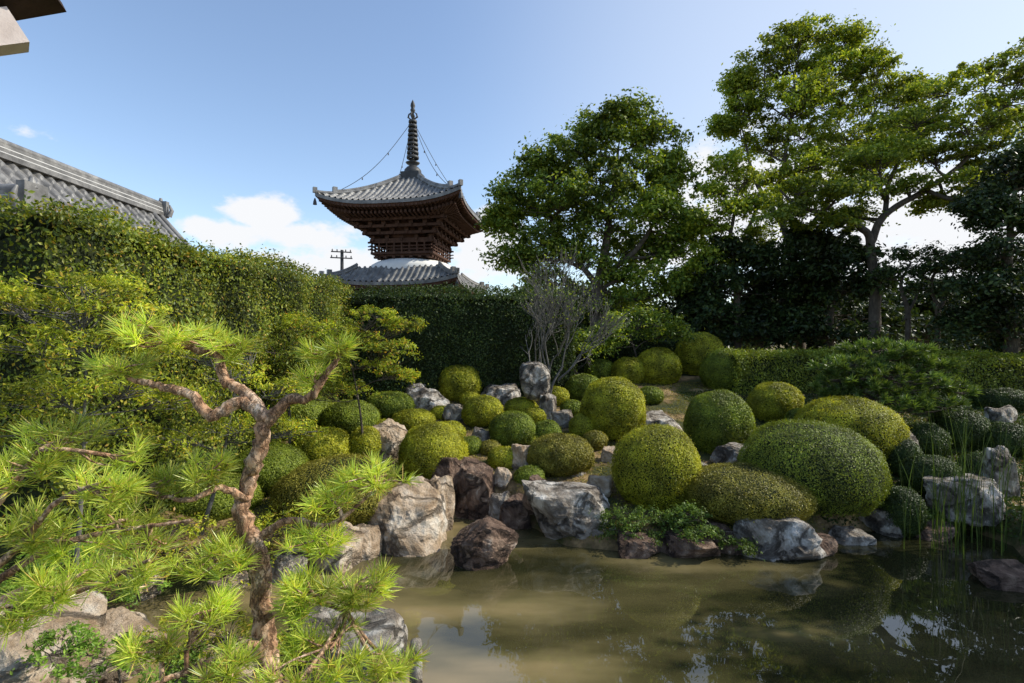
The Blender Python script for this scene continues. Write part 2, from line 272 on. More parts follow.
# ------------- hedges
def hedge(p0,p1,thick,z0,z1,mat,label,leaf=.05,lump=.12,dens=3.2,jag=.0,seed=1):
    p0=np.array(p0,float);p1=np.array(p1,float);Ln=np.linalg.norm(p1-p0);t=(p1-p0)/Ln;s=np.array([t[1],-t[0]])
    ht=z1-z0
    def surf(a,q):
        per=2*ht+thick; w=q*per
        off=np.where(w<ht,thick/2,np.where(w<ht+thick,thick/2-(w-ht),-thick/2)); z=np.where(w<ht,z0+w,np.where(w<ht+thick,z1,z1-(w-ht-thick)))
        nx=np.where(w<ht,1.,np.where(w<ht+thick,0,-1)); nz=np.where((w>=ht)&(w<ht+thick),1.,0)
        P=np.stack([p0[0]+t[0]*a+s[0]*off,p0[1]+t[1]*a+s[1]*off,z],1)
        Nn=np.stack([s[0]*nx,s[1]*nx,nz],1)
        k=lump*vnoise(P,seed,1.6,3)+jag*vnoise(P,seed+5,5,2)
        rc=sst(.25,0,np.abs(w-ht))*.1+sst(.25,0,np.abs(w-ht-thick))*.1
        mid=np.stack([p0[0]+t[0]*a,p0[1]+t[1]*a,np.full(len(a),(z0+z1)/2)],1)
        return P+Nn*k[:,None]-nrm(P-mid)*rc[:,None],Nn
    g=Geo(); na=int(Ln/.2)+2; nq=40; A,Q=np.meshgrid(np.linspace(0,Ln,na),np.linspace(0,1,nq)); P,Nn=surf(A.ravel(),Q.ravel()); P=P-Nn*.15
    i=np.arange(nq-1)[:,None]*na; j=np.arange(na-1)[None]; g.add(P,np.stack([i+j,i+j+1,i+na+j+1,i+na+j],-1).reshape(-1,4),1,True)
    for e in (0,na-1):
        idx=np.arange(nq)*na+e; g.add(P[idx],np.arange(nq)[None],1)
    n=int(dens*Ln*(2*ht+thick)/(leaf*leaf*.55)); a=R.uniform(0,Ln,n); q=R.uniform(0,1,n)
    P,Nn=surf(a,q); P+=Nn*(R.normal(-.03,.055,n)+.12*(R.random(n)**6)*(jag>.04))[:,None]+R.normal(0,.02,P.shape)
    sz=leaf*R.uniform(.6,1.3,n); quads(g,P,nrm(Nn+R.normal(0,.6,P.shape)),sz,sz*.55)
    ne=int(dens*2*thick*ht/(leaf*leaf*.55)); e=R.integers(0,2,ne); off=R.uniform(-.5,.5,ne)*thick; zz=R.uniform(z0,z1,ne); aa=e*Ln
    P=np.stack([p0[0]+t[0]*aa+s[0]*off,p0[1]+t[1]*aa+s[1]*off,zz],1)+R.normal(0,.05,(ne,3)); Nn=np.stack([t[0]*(2*e-1),t[1]*(2*e-1),0*off],1)
    quads(g,P,nrm(Nn+R.normal(0,.6,P.shape)),leaf,leaf*.55)
    if jag>.04:
        ns=int(Ln*8); a0=R.uniform(0,Ln,ns); o0=R.uniform(-.5,.5,ns)*thick; hh=R.uniform(.05,.2,ns)*R.uniform(.4,1,ns)
        k=12; f=np.tile(np.linspace(0,1,k),ns); a1=np.repeat(a0,k); o1=np.repeat(o0,k); h1=np.repeat(hh,k)*f
        P=np.stack([p0[0]+t[0]*a1+s[0]*o1,p0[1]+t[1]*a1+s[1]*o1,z1+h1],1)+R.normal(0,.035,(ns*k,3)); quads(g,P,nrm(R.normal(size=P.shape)),leaf,leaf*.5)
    o=g.build("hedge",[M[mat],M['core']]); recenter(o,[p0[0],p0[1],z0]); tag(o,label,"hedge"); return o
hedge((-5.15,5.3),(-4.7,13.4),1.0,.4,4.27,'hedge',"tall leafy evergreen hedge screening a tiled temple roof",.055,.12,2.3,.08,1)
hedge((-4.6,13.6),(1.6,14.1),1.0,1.0,4.15,'hedgeD',"tall shaded clipped hedge below the pagoda",.065,.1,2.3,.045,2)
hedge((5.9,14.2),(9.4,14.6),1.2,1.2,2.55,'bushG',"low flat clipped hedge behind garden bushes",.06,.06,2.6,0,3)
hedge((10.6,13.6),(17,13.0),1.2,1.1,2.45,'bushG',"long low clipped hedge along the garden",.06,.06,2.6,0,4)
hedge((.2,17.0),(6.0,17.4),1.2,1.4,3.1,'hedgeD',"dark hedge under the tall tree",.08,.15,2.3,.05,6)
# ------------- rocks
def rock(u,v,w,h,mat,label,d,seed=[7],depth=None,sink=.6,sub=5):
    seed[0]+=1; r=np.random.default_rng(seed[0])
    V,Fc=ico(sub); K=10; Pn=nrm(r.normal(size=(K,3))); D=r.uniform(.5,.9,K)
    Pn[0]=nrm(np.array([r.normal(0,.1),r.normal(-.12,.1),1])); D[0]=.44
    Pn[1]=nrm(np.array([r.normal(-.2,.35),-1,r.normal(.25,.2)])); D[1]=.58
    Pn[2]=nrm(np.array([1,r.normal(-.5,.3),r.normal(.35,.2)])); D[2]=.66
    Pn[3]=nrm(np.array([-1,r.normal(-.4,.3),r.normal(.3,.2)])); D[3]=.68
    if 'standing in the water' in label: D[0]=.8; Pn[0]=nrm(np.array([.5,-.1,1])); Pn[3]=nrm(np.array([-1,-.2,1.1])); D[3]=.5
    W=V+.14*np.stack([vnoise(V,seed[0]+k_,3.2,2) for k_ in (20,30,40)],1); W=nrm(W)
    dots=W@Pn.T; rr=D/np.maximum(dots,1e-3); rr=np.where(dots<=.05,9,rr)
    q=55; rad=np.minimum(-np.log(np.exp(-q*np.minimum(rr,3)).sum(1)+np.exp(-q*1.02))/q,1.1)
    nz=vnoise(V*rad[:,None],seed[0],3.5,3); ridge=1-np.abs(vnoise(V*rad[:,None],seed[0]+3,6,3))
    st=V@nrm(r.normal(size=3)*np.array([.4,.4,1])); lay=np.round(st*4+.4*nz)/4-st
    rad*=1+.05*nz+.07*(ridge-.6)+.18*lay*.5+.022*vnoise(V,seed[0]+9,28,2)
    V=V*rad[:,None]; hw=w/2*d/F; hh=h/2*d/F
    mn,mx=V.min(0),V.max(0); V=(V-(mn+mx)/2)/((mx-mn)/2)
    hh2=hh*(1+sink); V=V*np.array([hw,depth or hw*.8,hh2])
    c=px(u,v,d); c[1]+= (depth or hw*.8)*.6; c[2]-=hh2-hh
    s=c[1]/d; c[0]*=s; V*=s**.8
    g=Geo(); g.add(V,Fc,0,False if d<10 else True); o=g.build("rock",[M[mat]]); o.location=c; tag(o,label,"rock","garden boulders around the pond"); return o
def wd(v): return H*F/(v-341.5)
s1="small grey stone between clipped bushes"; s2="small tan stone between clipped bushes"; s3="tan stone in the pond bank edging"
RL=[(396,522,108,60,'rockT',"long low tan boulder at the pond shore",wd(550)),(434,504,42,50,'rockT',"pale squared boulder at the pond shore",wd(532)),(474,489,56,52,'rockB',"dark squared block at pond edge",wd(518)),
(485,546,68,40,'rockB',"brown jagged low rock standing in the water",wd(566)),(568,508,94,44,'rockG',"flat-topped pale rock at water's edge",wd(540)),
(655,424,62,20,'rockG',"flat pale stone slab on the mound",dv(434)),(535,374,32,24,'rockG',"pale upright stone at foot of bare tree",11.8),
(425,400,54,28,'rockG',"mossy grey stone on the slope",dv(414)),(500,394,44,18,'rockG',"flat grey stone on the slope",dv(403)),
(388,438,44,32,'rockT',"tan angular stone among bushes",dv(458)),(548,407,18,26,'rockG',"small upright grey stone on slope",dv(420)),
(480,436,20,16,'rockG',s1,dv(445)),(522,456,26,22,'rockT',s2,dv(470)),
(735,456,48,20,'rockG',"grey stone beneath round bush",dv(468)),(772,534,94,52,'rockG',"pale boulder under overhanging shrub",6.66),(722,542,44,26,'rockB',"dark rock beneath overhanging shrub",6.8),
(886,522,62,24,'rockG',"low pale rock at pond shore",wd(534)),(905,445,28,28,'rockG',"small pale stone among dark bushes",dv(462)),
(965,497,80,32,'rockG',"wide pale rock on the bank",dv(512)),(1000,470,30,44,'rockG',"upright pale stone by the reeds",dv(495)),
(1008,580,64,18,'rockB',"flat dark stone in shallow water",wd(590)),(690,550,60,20,'rockB',"dark low rock at waterline",wd(560)),
(640,548,50,20,'rockB',"dark low rock at waterline",wd(556)),(575,468,22,14,'rockG',s1,dv(476)),(610,455,20,14,'rockT',s2,dv(463)),
(562,418,24,14,'rockG',s1,dv(426)),(447,470,28,26,'rockB',"dark stone beside shoreline bush",dv(488)),(415,392,24,18,'rockG',s1,dv(402)),
(330,552,64,38,'rockT',"tan stone at the pond shore",wd(570)),(230,584,70,28,'rockT',"low tan stone at the inlet shore",5.85),(140,590,70,34,'rockT',"tan stone on the inlet bank",5.6),(285,570,46,28,'rockG',"low grey stone at inlet shore",6.0),
(815,548,40,20,'rockB',"dark low rock at waterline",wd(556)),(930,535,50,18,'rockB',"dark rock at the reed bed",wd(540)),(600,486,26,16,'rockT',s2,dv(495)),
(535,490,26,24,'rockB',"dark stone at pond edge",dv(506)),(516,512,34,28,'rockB',"dark stone at the waterline",wd(528)),(1000,415,30,18,'rockG',s1,dv(425)),(862,440,20,14,'rockG',s1,dv(450)),
(455,412,26,16,'rockG',s1,dv(420)),(700,470,24,12,'rockG',s1,dv(478)),(503,476,20,14,'rockT',s2,dv(486)),(560,388,18,12,'rockG',s1,dv(394)),(590,414,18,12,'rockG',s1,dv(422)),
(360,547,44,32,'rockT',s3,6.6),(375,530,34,30,'rockT',s3,7.1),(600,540,44,28,'rockG',s3,7.0),(185,592,46,26,'rockT',s3,5.75),(850,540,40,18,'rockG',s3,7.1),(500,505,24,24,'rockG',s3,7.9)]
for a in RL: rock(*a)
rock(30,662,120,76,'rockT',"pale boulder on the near bank",3.5,depth=.4)
rock(345,658,120,60,'rockG',"pale boulder at foot of pine",3.6,depth=.3)
rock(215,684,130,50,'rockT',"tan boulder on the near bank",3.3,depth=.3)
rock(110,650,90,40,'rockT',"rough stone on the near bank",3.9,depth=.3)
g=Geo(); c=px(416,668,3.75)
lathe(g,(0,0,-.5),[(.045,0),(.048,.3),(.046,.55),(.04,.6),(0.001,.605)],10)
o=g.build("stone_post",[M['rockG']]); o.location=(c[0],c[1],c[2]+.1); tag(o,"short pale stone post at the water's edge","post")
# ------------- trees
def lobe(u,v,d,ru,rv,rd=None):
    return (px(u,v,d),np.array([ru*d/F,(rd if rd else ru*d/F*.9),rv*d/F]))
def tree(name,cat,label,base,trunks,lobes,lmat,bmat='bark',leaf=.14,subs=18,nleaf=110,subr=.5,limb=.09,twig=.015,flat=.6,group=None,up=.5,grow=1.0,lw=.55):
    e=empty(name,base,label,cat,group); g=Geo(); pts=[]
    for P,r in trunks:
        C=catmull(P,6); C[1:-1]+=R.normal(0,.01,(len(C)-2,3))*r[0]*5; tube(g,C,r,9,0,.08); pts+= [(q,rr) for q,rr in zip(C,np.interp(np.linspace(0,1,len(C)),np.linspace(0,1,len(r)),r))]
    TP=np.array([p for p,_ in pts]); TR=np.array([q for _,q in pts]); lg=Geo(); cs=[];ns_=[];ss=[]
    for c,rd in lobes:
        rd=rd*grow
        dd=np.linalg.norm((TP-c)*np.array([1,1,.8]),axis=1)+np.where(TP[:,2]>c[2]-.1*rd[2],1.5*rd[2],0); k=dd.argmin(); a=TP[k]
        ln=np.linalg.norm(c-a)
        mid=(a+c)/2+R.normal(0,.08,3)*ln; mid[2]-=.05*ln
        C=catmull([a,mid,c],6); r0=min(TR[k]*.7,limb); tube(g,C,[r0,r0*.75,r0*.35],6,0,.08)
        S=max(4,int(subs*R.uniform(.8,1.2)))
        dr=nrm(R.normal(size=(S,3))); dr[:,2]=np.where(dr[:,2]<-.5,-dr[:,2],dr[:,2]); q=c+dr*rd*R.uniform(.15,1.15,(S,1))**.6
        for s_ in range(S):
            f=C[R.integers(len(C)//2,len(C))]; mm=(f+q[s_])/2+R.normal(0,.06,3)*np.linalg.norm(q[s_]-f)
            if twig: tube(g,catmull([f,mm,q[s_]],3),[twig,twig*.4],4,0)
            sr=subr*R.uniform(.35,1.35); nl=int(nleaf*R.uniform(.7,1.3)*min(1.3,.4+.6*(sr/subr))); x=R.normal(size=(nl,3)); x=nrm(x)*R.uniform(.0,1,(nl,1))**.55
            x*=1+.45*R.normal(size=(nl,1))*(R.random((nl,1))<.35)
            tl=R.normal(0,.25,2)
            P=q[s_]+x*sr*np.array([1,1,flat]); P[:,2]-=.14*sr*(x[:,0]**2+x[:,1]**2)-sr*(x[:,0]*tl[0]+x[:,1]*tl[1])
            cs.append(P); ns_.append(nrm(x*.6+np.array([0,0,up])+R.normal(0,.5,x.shape)))
    P=np.concatenate(cs); Nn=np.concatenate(ns_); s=leaf*R.uniform(.6,1.3,len(P)); quads(lg,P,Nn,s,s*lw)
    g.build("trunk",[M[bmat]],e); lg.build("crown",[M[lmat]],e); return e
def gp(u,d):
    x=(u-512)/F*d; return np.array([x,d,float(gh(x,d)[0])-.05])
# central tree
d=20; b=gp(598,d)
tree("evergreen_tree","tree","tall irregular evergreen tree with dense crown",b,[([b,px(597,300,d),px(604,255,d),px(612,200,d),px(618,150,d)],[.26,.22,.17,.1,.05]),([px(600,290,d),px(570,250,d+.5),px(545,210,d)],[.13,.09,.04]),([px(600,280,d),px(640,245,d-.5),px(665,200,d)],[.13,.09,.04])],
 [lobe(622,118,d,26,16),lobe(598,134,d,28,18),lobe(578,152,d,32,22),lobe(650,140,d,32,22),lobe(545,172,d,32,22),lobe(674,178,d,22,24),lobe(620,175,d-1,48,34),lobe(515,200,d,28,18),lobe(560,210,d-.5,44,28),lobe(505,225,d+.5,20,18),lobe(662,215,d-1,36,26),lobe(615,225,d-.5,48,28),lobe(540,245,d,40,22),lobe(672,252,d,28,24),lobe(590,262,d+.5,48,24),lobe(518,265,d+.5,28,20),lobe(640,280,d,44,20),lobe(625,255,d+1,48,26),lobe(560,290,d+1,50,18),lobe(590,195,d+1,50,38),lobe(610,305,d+1,56,18),lobe(685,230,d,16,20),lobe(680,285,d,24,18),lobe(545,215,d+1,44,30),lobe(645,195,d+1,44,34)],
 'treeA',leaf=.16,subs=27,nleaf=135,subr=.56)
# tree B
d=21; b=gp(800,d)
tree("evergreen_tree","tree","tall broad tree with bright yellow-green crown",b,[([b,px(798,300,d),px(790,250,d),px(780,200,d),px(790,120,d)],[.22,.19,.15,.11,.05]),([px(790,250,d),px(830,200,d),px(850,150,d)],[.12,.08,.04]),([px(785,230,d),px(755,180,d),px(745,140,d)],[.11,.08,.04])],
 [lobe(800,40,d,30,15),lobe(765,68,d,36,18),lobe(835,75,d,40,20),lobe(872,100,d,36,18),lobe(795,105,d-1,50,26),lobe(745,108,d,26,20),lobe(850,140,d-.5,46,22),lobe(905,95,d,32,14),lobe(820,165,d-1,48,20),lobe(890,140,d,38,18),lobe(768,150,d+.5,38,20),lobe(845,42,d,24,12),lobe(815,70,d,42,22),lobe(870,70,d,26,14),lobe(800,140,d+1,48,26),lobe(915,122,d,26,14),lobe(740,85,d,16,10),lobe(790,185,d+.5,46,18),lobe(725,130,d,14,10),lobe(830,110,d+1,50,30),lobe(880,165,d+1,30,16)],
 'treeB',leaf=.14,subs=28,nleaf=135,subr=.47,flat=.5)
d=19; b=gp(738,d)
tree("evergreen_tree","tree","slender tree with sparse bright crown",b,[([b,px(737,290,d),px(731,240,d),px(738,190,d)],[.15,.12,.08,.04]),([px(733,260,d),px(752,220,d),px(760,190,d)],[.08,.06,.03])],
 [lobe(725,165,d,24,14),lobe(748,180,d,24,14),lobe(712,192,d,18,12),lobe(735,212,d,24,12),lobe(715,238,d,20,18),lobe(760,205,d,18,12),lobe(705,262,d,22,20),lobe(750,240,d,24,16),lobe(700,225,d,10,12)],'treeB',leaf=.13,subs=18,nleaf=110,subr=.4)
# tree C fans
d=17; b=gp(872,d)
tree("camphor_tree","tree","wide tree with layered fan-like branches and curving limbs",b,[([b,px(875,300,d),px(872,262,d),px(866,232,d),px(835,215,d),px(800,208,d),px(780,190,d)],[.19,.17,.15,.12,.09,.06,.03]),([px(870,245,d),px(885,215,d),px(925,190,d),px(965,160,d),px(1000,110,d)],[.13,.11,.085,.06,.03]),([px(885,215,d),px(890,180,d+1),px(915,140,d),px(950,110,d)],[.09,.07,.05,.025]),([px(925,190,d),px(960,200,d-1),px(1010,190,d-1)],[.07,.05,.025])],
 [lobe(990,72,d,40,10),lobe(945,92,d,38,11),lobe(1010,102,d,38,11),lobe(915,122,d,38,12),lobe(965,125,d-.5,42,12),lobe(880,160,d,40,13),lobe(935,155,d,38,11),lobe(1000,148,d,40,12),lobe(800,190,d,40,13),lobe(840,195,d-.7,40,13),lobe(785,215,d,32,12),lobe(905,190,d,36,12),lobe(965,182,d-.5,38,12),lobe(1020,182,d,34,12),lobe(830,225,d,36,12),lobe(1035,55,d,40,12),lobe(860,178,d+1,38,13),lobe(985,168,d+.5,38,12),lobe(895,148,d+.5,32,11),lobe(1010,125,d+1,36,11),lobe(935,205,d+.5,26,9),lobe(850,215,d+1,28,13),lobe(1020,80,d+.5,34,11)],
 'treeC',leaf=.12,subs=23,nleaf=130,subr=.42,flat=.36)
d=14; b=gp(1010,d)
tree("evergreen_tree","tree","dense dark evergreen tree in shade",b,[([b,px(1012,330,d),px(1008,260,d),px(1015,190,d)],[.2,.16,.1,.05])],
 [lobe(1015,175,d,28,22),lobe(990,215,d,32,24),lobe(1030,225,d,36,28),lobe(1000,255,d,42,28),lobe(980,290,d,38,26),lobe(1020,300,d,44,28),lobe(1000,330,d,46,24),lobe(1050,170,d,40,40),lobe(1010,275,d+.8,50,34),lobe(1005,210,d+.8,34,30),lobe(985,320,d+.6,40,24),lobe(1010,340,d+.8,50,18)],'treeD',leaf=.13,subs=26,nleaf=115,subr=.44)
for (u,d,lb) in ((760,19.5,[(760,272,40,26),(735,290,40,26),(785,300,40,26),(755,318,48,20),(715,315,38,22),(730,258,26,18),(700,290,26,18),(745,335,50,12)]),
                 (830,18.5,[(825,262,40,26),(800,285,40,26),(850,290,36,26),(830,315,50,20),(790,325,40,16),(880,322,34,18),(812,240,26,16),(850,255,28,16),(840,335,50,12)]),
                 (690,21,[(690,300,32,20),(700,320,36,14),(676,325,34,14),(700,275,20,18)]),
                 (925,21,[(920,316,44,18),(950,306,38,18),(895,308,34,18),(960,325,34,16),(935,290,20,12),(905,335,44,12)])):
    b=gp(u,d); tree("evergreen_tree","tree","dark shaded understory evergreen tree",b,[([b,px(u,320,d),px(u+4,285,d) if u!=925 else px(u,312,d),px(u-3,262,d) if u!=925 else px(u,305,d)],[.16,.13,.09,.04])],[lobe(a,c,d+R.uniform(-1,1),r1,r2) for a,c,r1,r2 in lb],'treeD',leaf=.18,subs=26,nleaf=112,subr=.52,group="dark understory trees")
d=16
for u in (905,935):
    b=gp(u,d); tree("maple_tree","tree","slender dark-trunked small tree with sparse leaves",b,[([b,px(u+3,315,d),px(u-4,285,d),px(u+6,262,d)],[.08,.07,.05,.03]),([px(u,320,d),px(u+14,290,d),px(u+20,265,d)],[.05,.035,.02])],
      [lobe(u,258,d,22,10),lobe(u+20,268,d,18,8),lobe(u-16,275,d,18,8),lobe(u+12,290,d,18,7)],'treeD',leaf=.1,subs=12,nleaf=80,subr=.3)
b=np.array([12.0,5.3,.4])  # out of view, placed and sized to cast shade on the right-hand water
tree("evergreen_tree","tree","unseen evergreen tree added to shade the pond",b,[([b,b+[.1,0,2.2],b+[-.1,.1,4.5],b+[0,0,6.4]],[.22,.18,.12,.05])],[(b+np.array(q),np.array([1.7,1.5,.9])) for q in ((0,0,6.3),(-1.2,.3,5.2),(1,0,5.2),(0,-1.2,4.6),(-.6,.9,4.2),(.4,-1.6,5.6),(-1.4,-1,4.0),(-1,-1.6,3.2),(-1,1.4,3.4))],'treeD',leaf=.17,subs=24,nleaf=120,subr=.5)
def shrub(label,u,vb,d,lb,mat,leaf,subs,nleaf,subr,name="shrub",bark='bark',tw=.012,lim=.03,up=.6,group=None,flat=.6,lw=.55):
    x=(u-512)/F*d; b=np.array([x,d,float(gh(x,d)[0])-.05]); tops=[px(a,c,d+dd) for a,c,r1,r2,dd in lb]
    ctr=np.mean(tops,0); tr=[([b,(b+ctr)/2+np.array([.05,0,0]),ctr],[lim*1.5,lim,lim*.5])]
    return tree(name,"shrub",label,b,tr,[lobe(a,c,d+dd,r1,r2) for a,c,r1,r2,dd in lb],mat,bark,leaf,subs,nleaf,subr,lim,tw,group=group,up=up,flat=flat,lw=lw)
shrub("leafy green shrub under the tall tree",640,360,15.5,[(640,325,34,16,0),(615,335,24,14,0),(665,335,26,12,0),(600,345,20,12,.3)],'treeA',.1,20,100,.35)
shrub("leafy dark green shrub beside bare tree",585,370,15,[(580,345,22,14,0),(560,340,18,12,0),(540,345,22,14,.3),(520,350,18,12,.3)],'treeA',.1,16,90,.3)
shrub("small maple with yellow-green feathery leaves",365,420,9.2,[(375,318,34,11,0),(402,326,24,9,.2),(350,340,36,12,0),(390,350,30,12,-.2),(360,368,34,12,0),(330,330,30,12,.2),(396,376,20,10,0),(325,360,30,13,.2),(345,392,32,12,.3),(310,345,26,12,.4),(300,325,24,10,.5),(310,390,30,14,0)],'maple',.06,26,56,.15,name="maple_tree",up=.6,tw=.006,lim=.018,flat=.45,lw=.4)
SL="loose yellow-green shrub against the hedge"
shrub(SL,60,520,4.6,[(90,285,50,10,0),(60,310,60,14,0),(130,308,40,12,0),(25,345,44,20,-.2),(95,348,50,14,0),(150,348,34,13,.2),(50,392,56,18,0),(130,388,44,17,0),(30,430,50,20,0),(100,432,56,18,.2),(170,402,36,16,.4),(0,300,30,18,0)],'shrubY',.048,26,52,.12,up=.3,tw=.006,lim=.018,bark='gbark',lw=.33,flat=.7)
shrub("loose leafy shrub beside the hedge",200,480,6.5,[(200,402,42,18,0),(240,432,46,18,0),(180,442,44,18,0),(280,392,36,17,.3),(230,372,40,14,.2),(290,432,32,17,0),(200,352,34,13,.3),(250,350,28,12,.5)],'shrubY',.052,23,52,.155,up=.3,tw=.007,lim=.02,bark='gbark',lw=.33,flat=.7)
shrub("loose green shrub beside the hedge",290,430,9,[(280,355,36,16,0),(310,378,32,18,0),(260,370,30,16,0)],'hedge',.055,22,80,.22,up=.5,tw=.01)
shrub("low shrub with bright leaves on near bank",110,640,3.2,[(120,660,50,18,0),(50,655,44,16,0),(180,672,40,12,.1)],'fern',.034,24,56,.08,tw=.004,lim=.01,lw=.4)
shrub("low bright shrub at foot of pine",230,640,3.5,[(225,640,40,18,0),(190,625,34,14,.1),(300,650,34,14,.1)],'shrubY',.034,24,56,.08,tw=.004,lim=.01,lw=.35)
shrub("leafy shrub on the inlet bank",160,560,5.9,[(160,535,60,22,0),(90,540,60,24,0),(220,545,50,20,0),(270,530,44,18,.2),(30,530,60,28,0),(310,530,34,16,.3),(120,570,60,14,-.3),(200,570,60,11,-.3),(30,570,50,24,-.4)],'shrubY',.046,28,56,.15,tw=.005,lim=.018,lw=.35)
shrub("leafy shrub overhanging the inlet",60,600,4.6,[(40,585,60,24,0),(110,600,50,16,0),(0,610,40,30,0),(70,560,50,20,.2)],'fern',.038,28,58,.11,tw=.005,lim=.014,lw=.4)
for q in ((650,540,7.4,[(640,518,26,10,-.4),(672,524,26,10,-.4),(610,530,24,8,-.3),(655,535,30,8,-.5),(600,515,18,8,-.2)]),(745,545,6.9,[(738,545,20,5,-.25),(700,532,24,9,-.2),(690,515,20,9,0)]),(890,520,7.6,[(880,505,26,8,0),(915,515,26,8,0),(950,520,26,8,0)])):
    shrub("dark ferns growing at the pond edge",*q,'fernD',.042,24,64,.09,name="fern",tw=.004,lim=.01,lw=.4)
def bare():
    d=12.6; b=gp(548,d); e=empty("bare_tree",b,"small bare tree with thin grey spreading branches","tree"); g=Geo(); tips=[]
    def rec(p,dr,ln,r,lv):
        dr=nrm(dr); q=p+dr*ln; mid=(p+q)/2+R.normal(0,.06,3)*ln; tube(g,catmull([p,mid,q],3),[r,r*.65],5 if lv>1 else 3,0)
        if lv==0: tips.append(q); return
        for k in range(3): rec(p+(q-p)*R.uniform(.6,1),dr+R.normal(0,.32,3)+np.array([0,0,.1]),ln*R.uniform(.68,.88),max(r*.58,.005),lv-1)
    for k in range(3):
        a=k*2.1+.5; rec(b,np.array([math.cos(a)*.48,math.sin(a)*.3,1.2]),1.15,.04,5)
    g.build("trunk",[M['gbark']],e); T=np.array(tips); P=T+R.normal(0,.06,(len(T),3)); lg=Geo(); quads(lg,P,nrm(R.normal(size=P.shape)+np.array([0,0,.6])),.06,.035); lg.build("crown",[M['treeA']],e)
bare()
# ------------- pines
def pine(label,base,limbs,pads,mat='needle',L=.115,k=46,w=.004,bark='pbark',name="pine_tree",twig=.0065,mult=1.15):
    e=empty(name,base,label,"tree"); g=Geo(); lp=[]
    for P,r in limbs:
        C=catmull([px(*q) for q in P],7); C[1:-1]+=R.normal(0,.3,(len(C)-2,3))*min(r[:-1])*.6; tube(g,C,r,12,0,.13); lp+=list(C)
    lp=np.array(lp); O=[];A=[]
    for (u,v,d,ru,rv,n) in pads:
        c=px(u,v,d); rd=np.array([ru*d/F,ru*d/F*.8,rv*d/F]); a=lp[np.linalg.norm(lp-c,axis=1).argmin()]
        ln=np.linalg.norm(c-a); C=catmull([a,(a+c)/2+R.normal(0,.08,3)*ln,c],5); tube(g,C,[twig*2,twig*1.3],6,0,.1)
        for i in range(int(n*mult)):
            x=nrm(R.normal(size=3))*R.uniform(.3,1)**.5; q=c+x*rd; s=C[R.integers(len(C)//2,len(C))]
            m=(s+q)/2+R.normal(0,.1,3)*np.linalg.norm(q-s)-np.array([0,0,.1])*np.linalg.norm(q-s)
            tube(g,catmull([s,m,q],3),[twig,twig*.6],4,0); O.append(q); ax=nrm(nrm(q-m)+np.array([0,0,.6])+R.normal(0,.15,3)); A.append(ax)
            if R.random()<.4: O.append(q-ax*.07+R.normal(0,.01,3)); A.append(nrm(ax+R.normal(0,.5,3)))
    O=np.repeat(np.array(O),k,0); A=np.repeat(np.array(A),k,0); n=len(O)
    D=nrm(A*R.uniform(.05,1.3,(n,1))+nrm(R.normal(size=(n,3)))*.85); D[:,2]=np.where(D[:,2]<-.35,-D[:,2]*.5,D[:,2]); D=nrm(D)
    O=O-A*R.uniform(0,.05,(n,1))*L/.12; S=nrm(np.cross(D,R.normal(size=(n,3)))); LL=L*R.uniform(.65,1.12,(n,1))
    V=np.stack([O-S*w*.4,O+S*w*.4,O+D*LL*.7+S*w*.5,O+D*LL,O+D*LL*.7-S*w*.5],1)
    lg=Geo(); lg.add(V,np.arange(5*n).reshape(n,5)); g.build("trunk",[M[bark]],e); lg.build("crown",[M[mat]],e); return e
pine("old twisted pine with red-brown bark and bright needles",gp(268,3.0),
 [([(275,760,3.0),(268,690,3.0),(264,640,3.02),(262,600,3.0),(258,560,2.97),(243,515,3.0),(248,480,3.03),(260,448,3.0),(266,415,3.0)],[.08,.073,.065,.057,.052,.048,.046,.044,.042]),
  ([(266,418,3.0),(240,402,3.0),(212,416,2.95),(190,394,2.95),(158,386,2.9),(128,378,2.9)],[.04,.035,.032,.027,.021,.013]),
  ([(266,418,3.0),(246,393,3.05),(225,380,3.08),(216,354,3.05),(195,350,3.0),(160,338,3.0)],[.038,.033,.029,.024,.018,.012]),
  ([(264,425,3.0),(286,402,3.0),(310,397,3.0),(328,372,3.0),(340,356,3.0)],[.038,.031,.025,.019,.012]),
  ([(248,500,3.0),(220,488,2.9),(190,500,2.8),(160,495,2.8)],[.024,.018,.014,.009]),
  ([(255,540,3.0),(290,520,3.0),(330,525,3.0),(375,490,3.05)],[.026,.019,.015,.009]),
  ([(262,620,3.0),(300,600,2.9),(345,610,2.8)],[.024,.016,.01]),([(266,640,3.0),(225,655,2.8),(170,678,2.6),(120,700,2.5)],[.022,.017,.014,.01])],
 [(180,335,3.0,60,7,15),(235,345,3.0,30,7,6),(150,326,2.95,34,7,6),(120,364,2.9,26,8,7),(335,350,3.0,30,7,9),(312,376,3.0,18,6,3),
  (375,476,3.05,40,14,14),(330,498,3.0,30,10,8),(318,542,2.9,38,12,12),(355,585,2.8,42,16,15),(310,590,2.7,34,12,9),(215,560,2.8,40,14,11),
  (330,650,2.6,50,16,13),(380,668,2.7,40,14,10),(150,486,2.8,44,12,10),(205,470,2.8,34,12,8),(205,612,2.6,34,12,9),(412,668,2.9,14,10,3),(300,680,2.4,50,12,9),(300,615,2.7,24,12,5),(225,665,2.5,34,12,7),(150,640,2.5,34,12,6)])
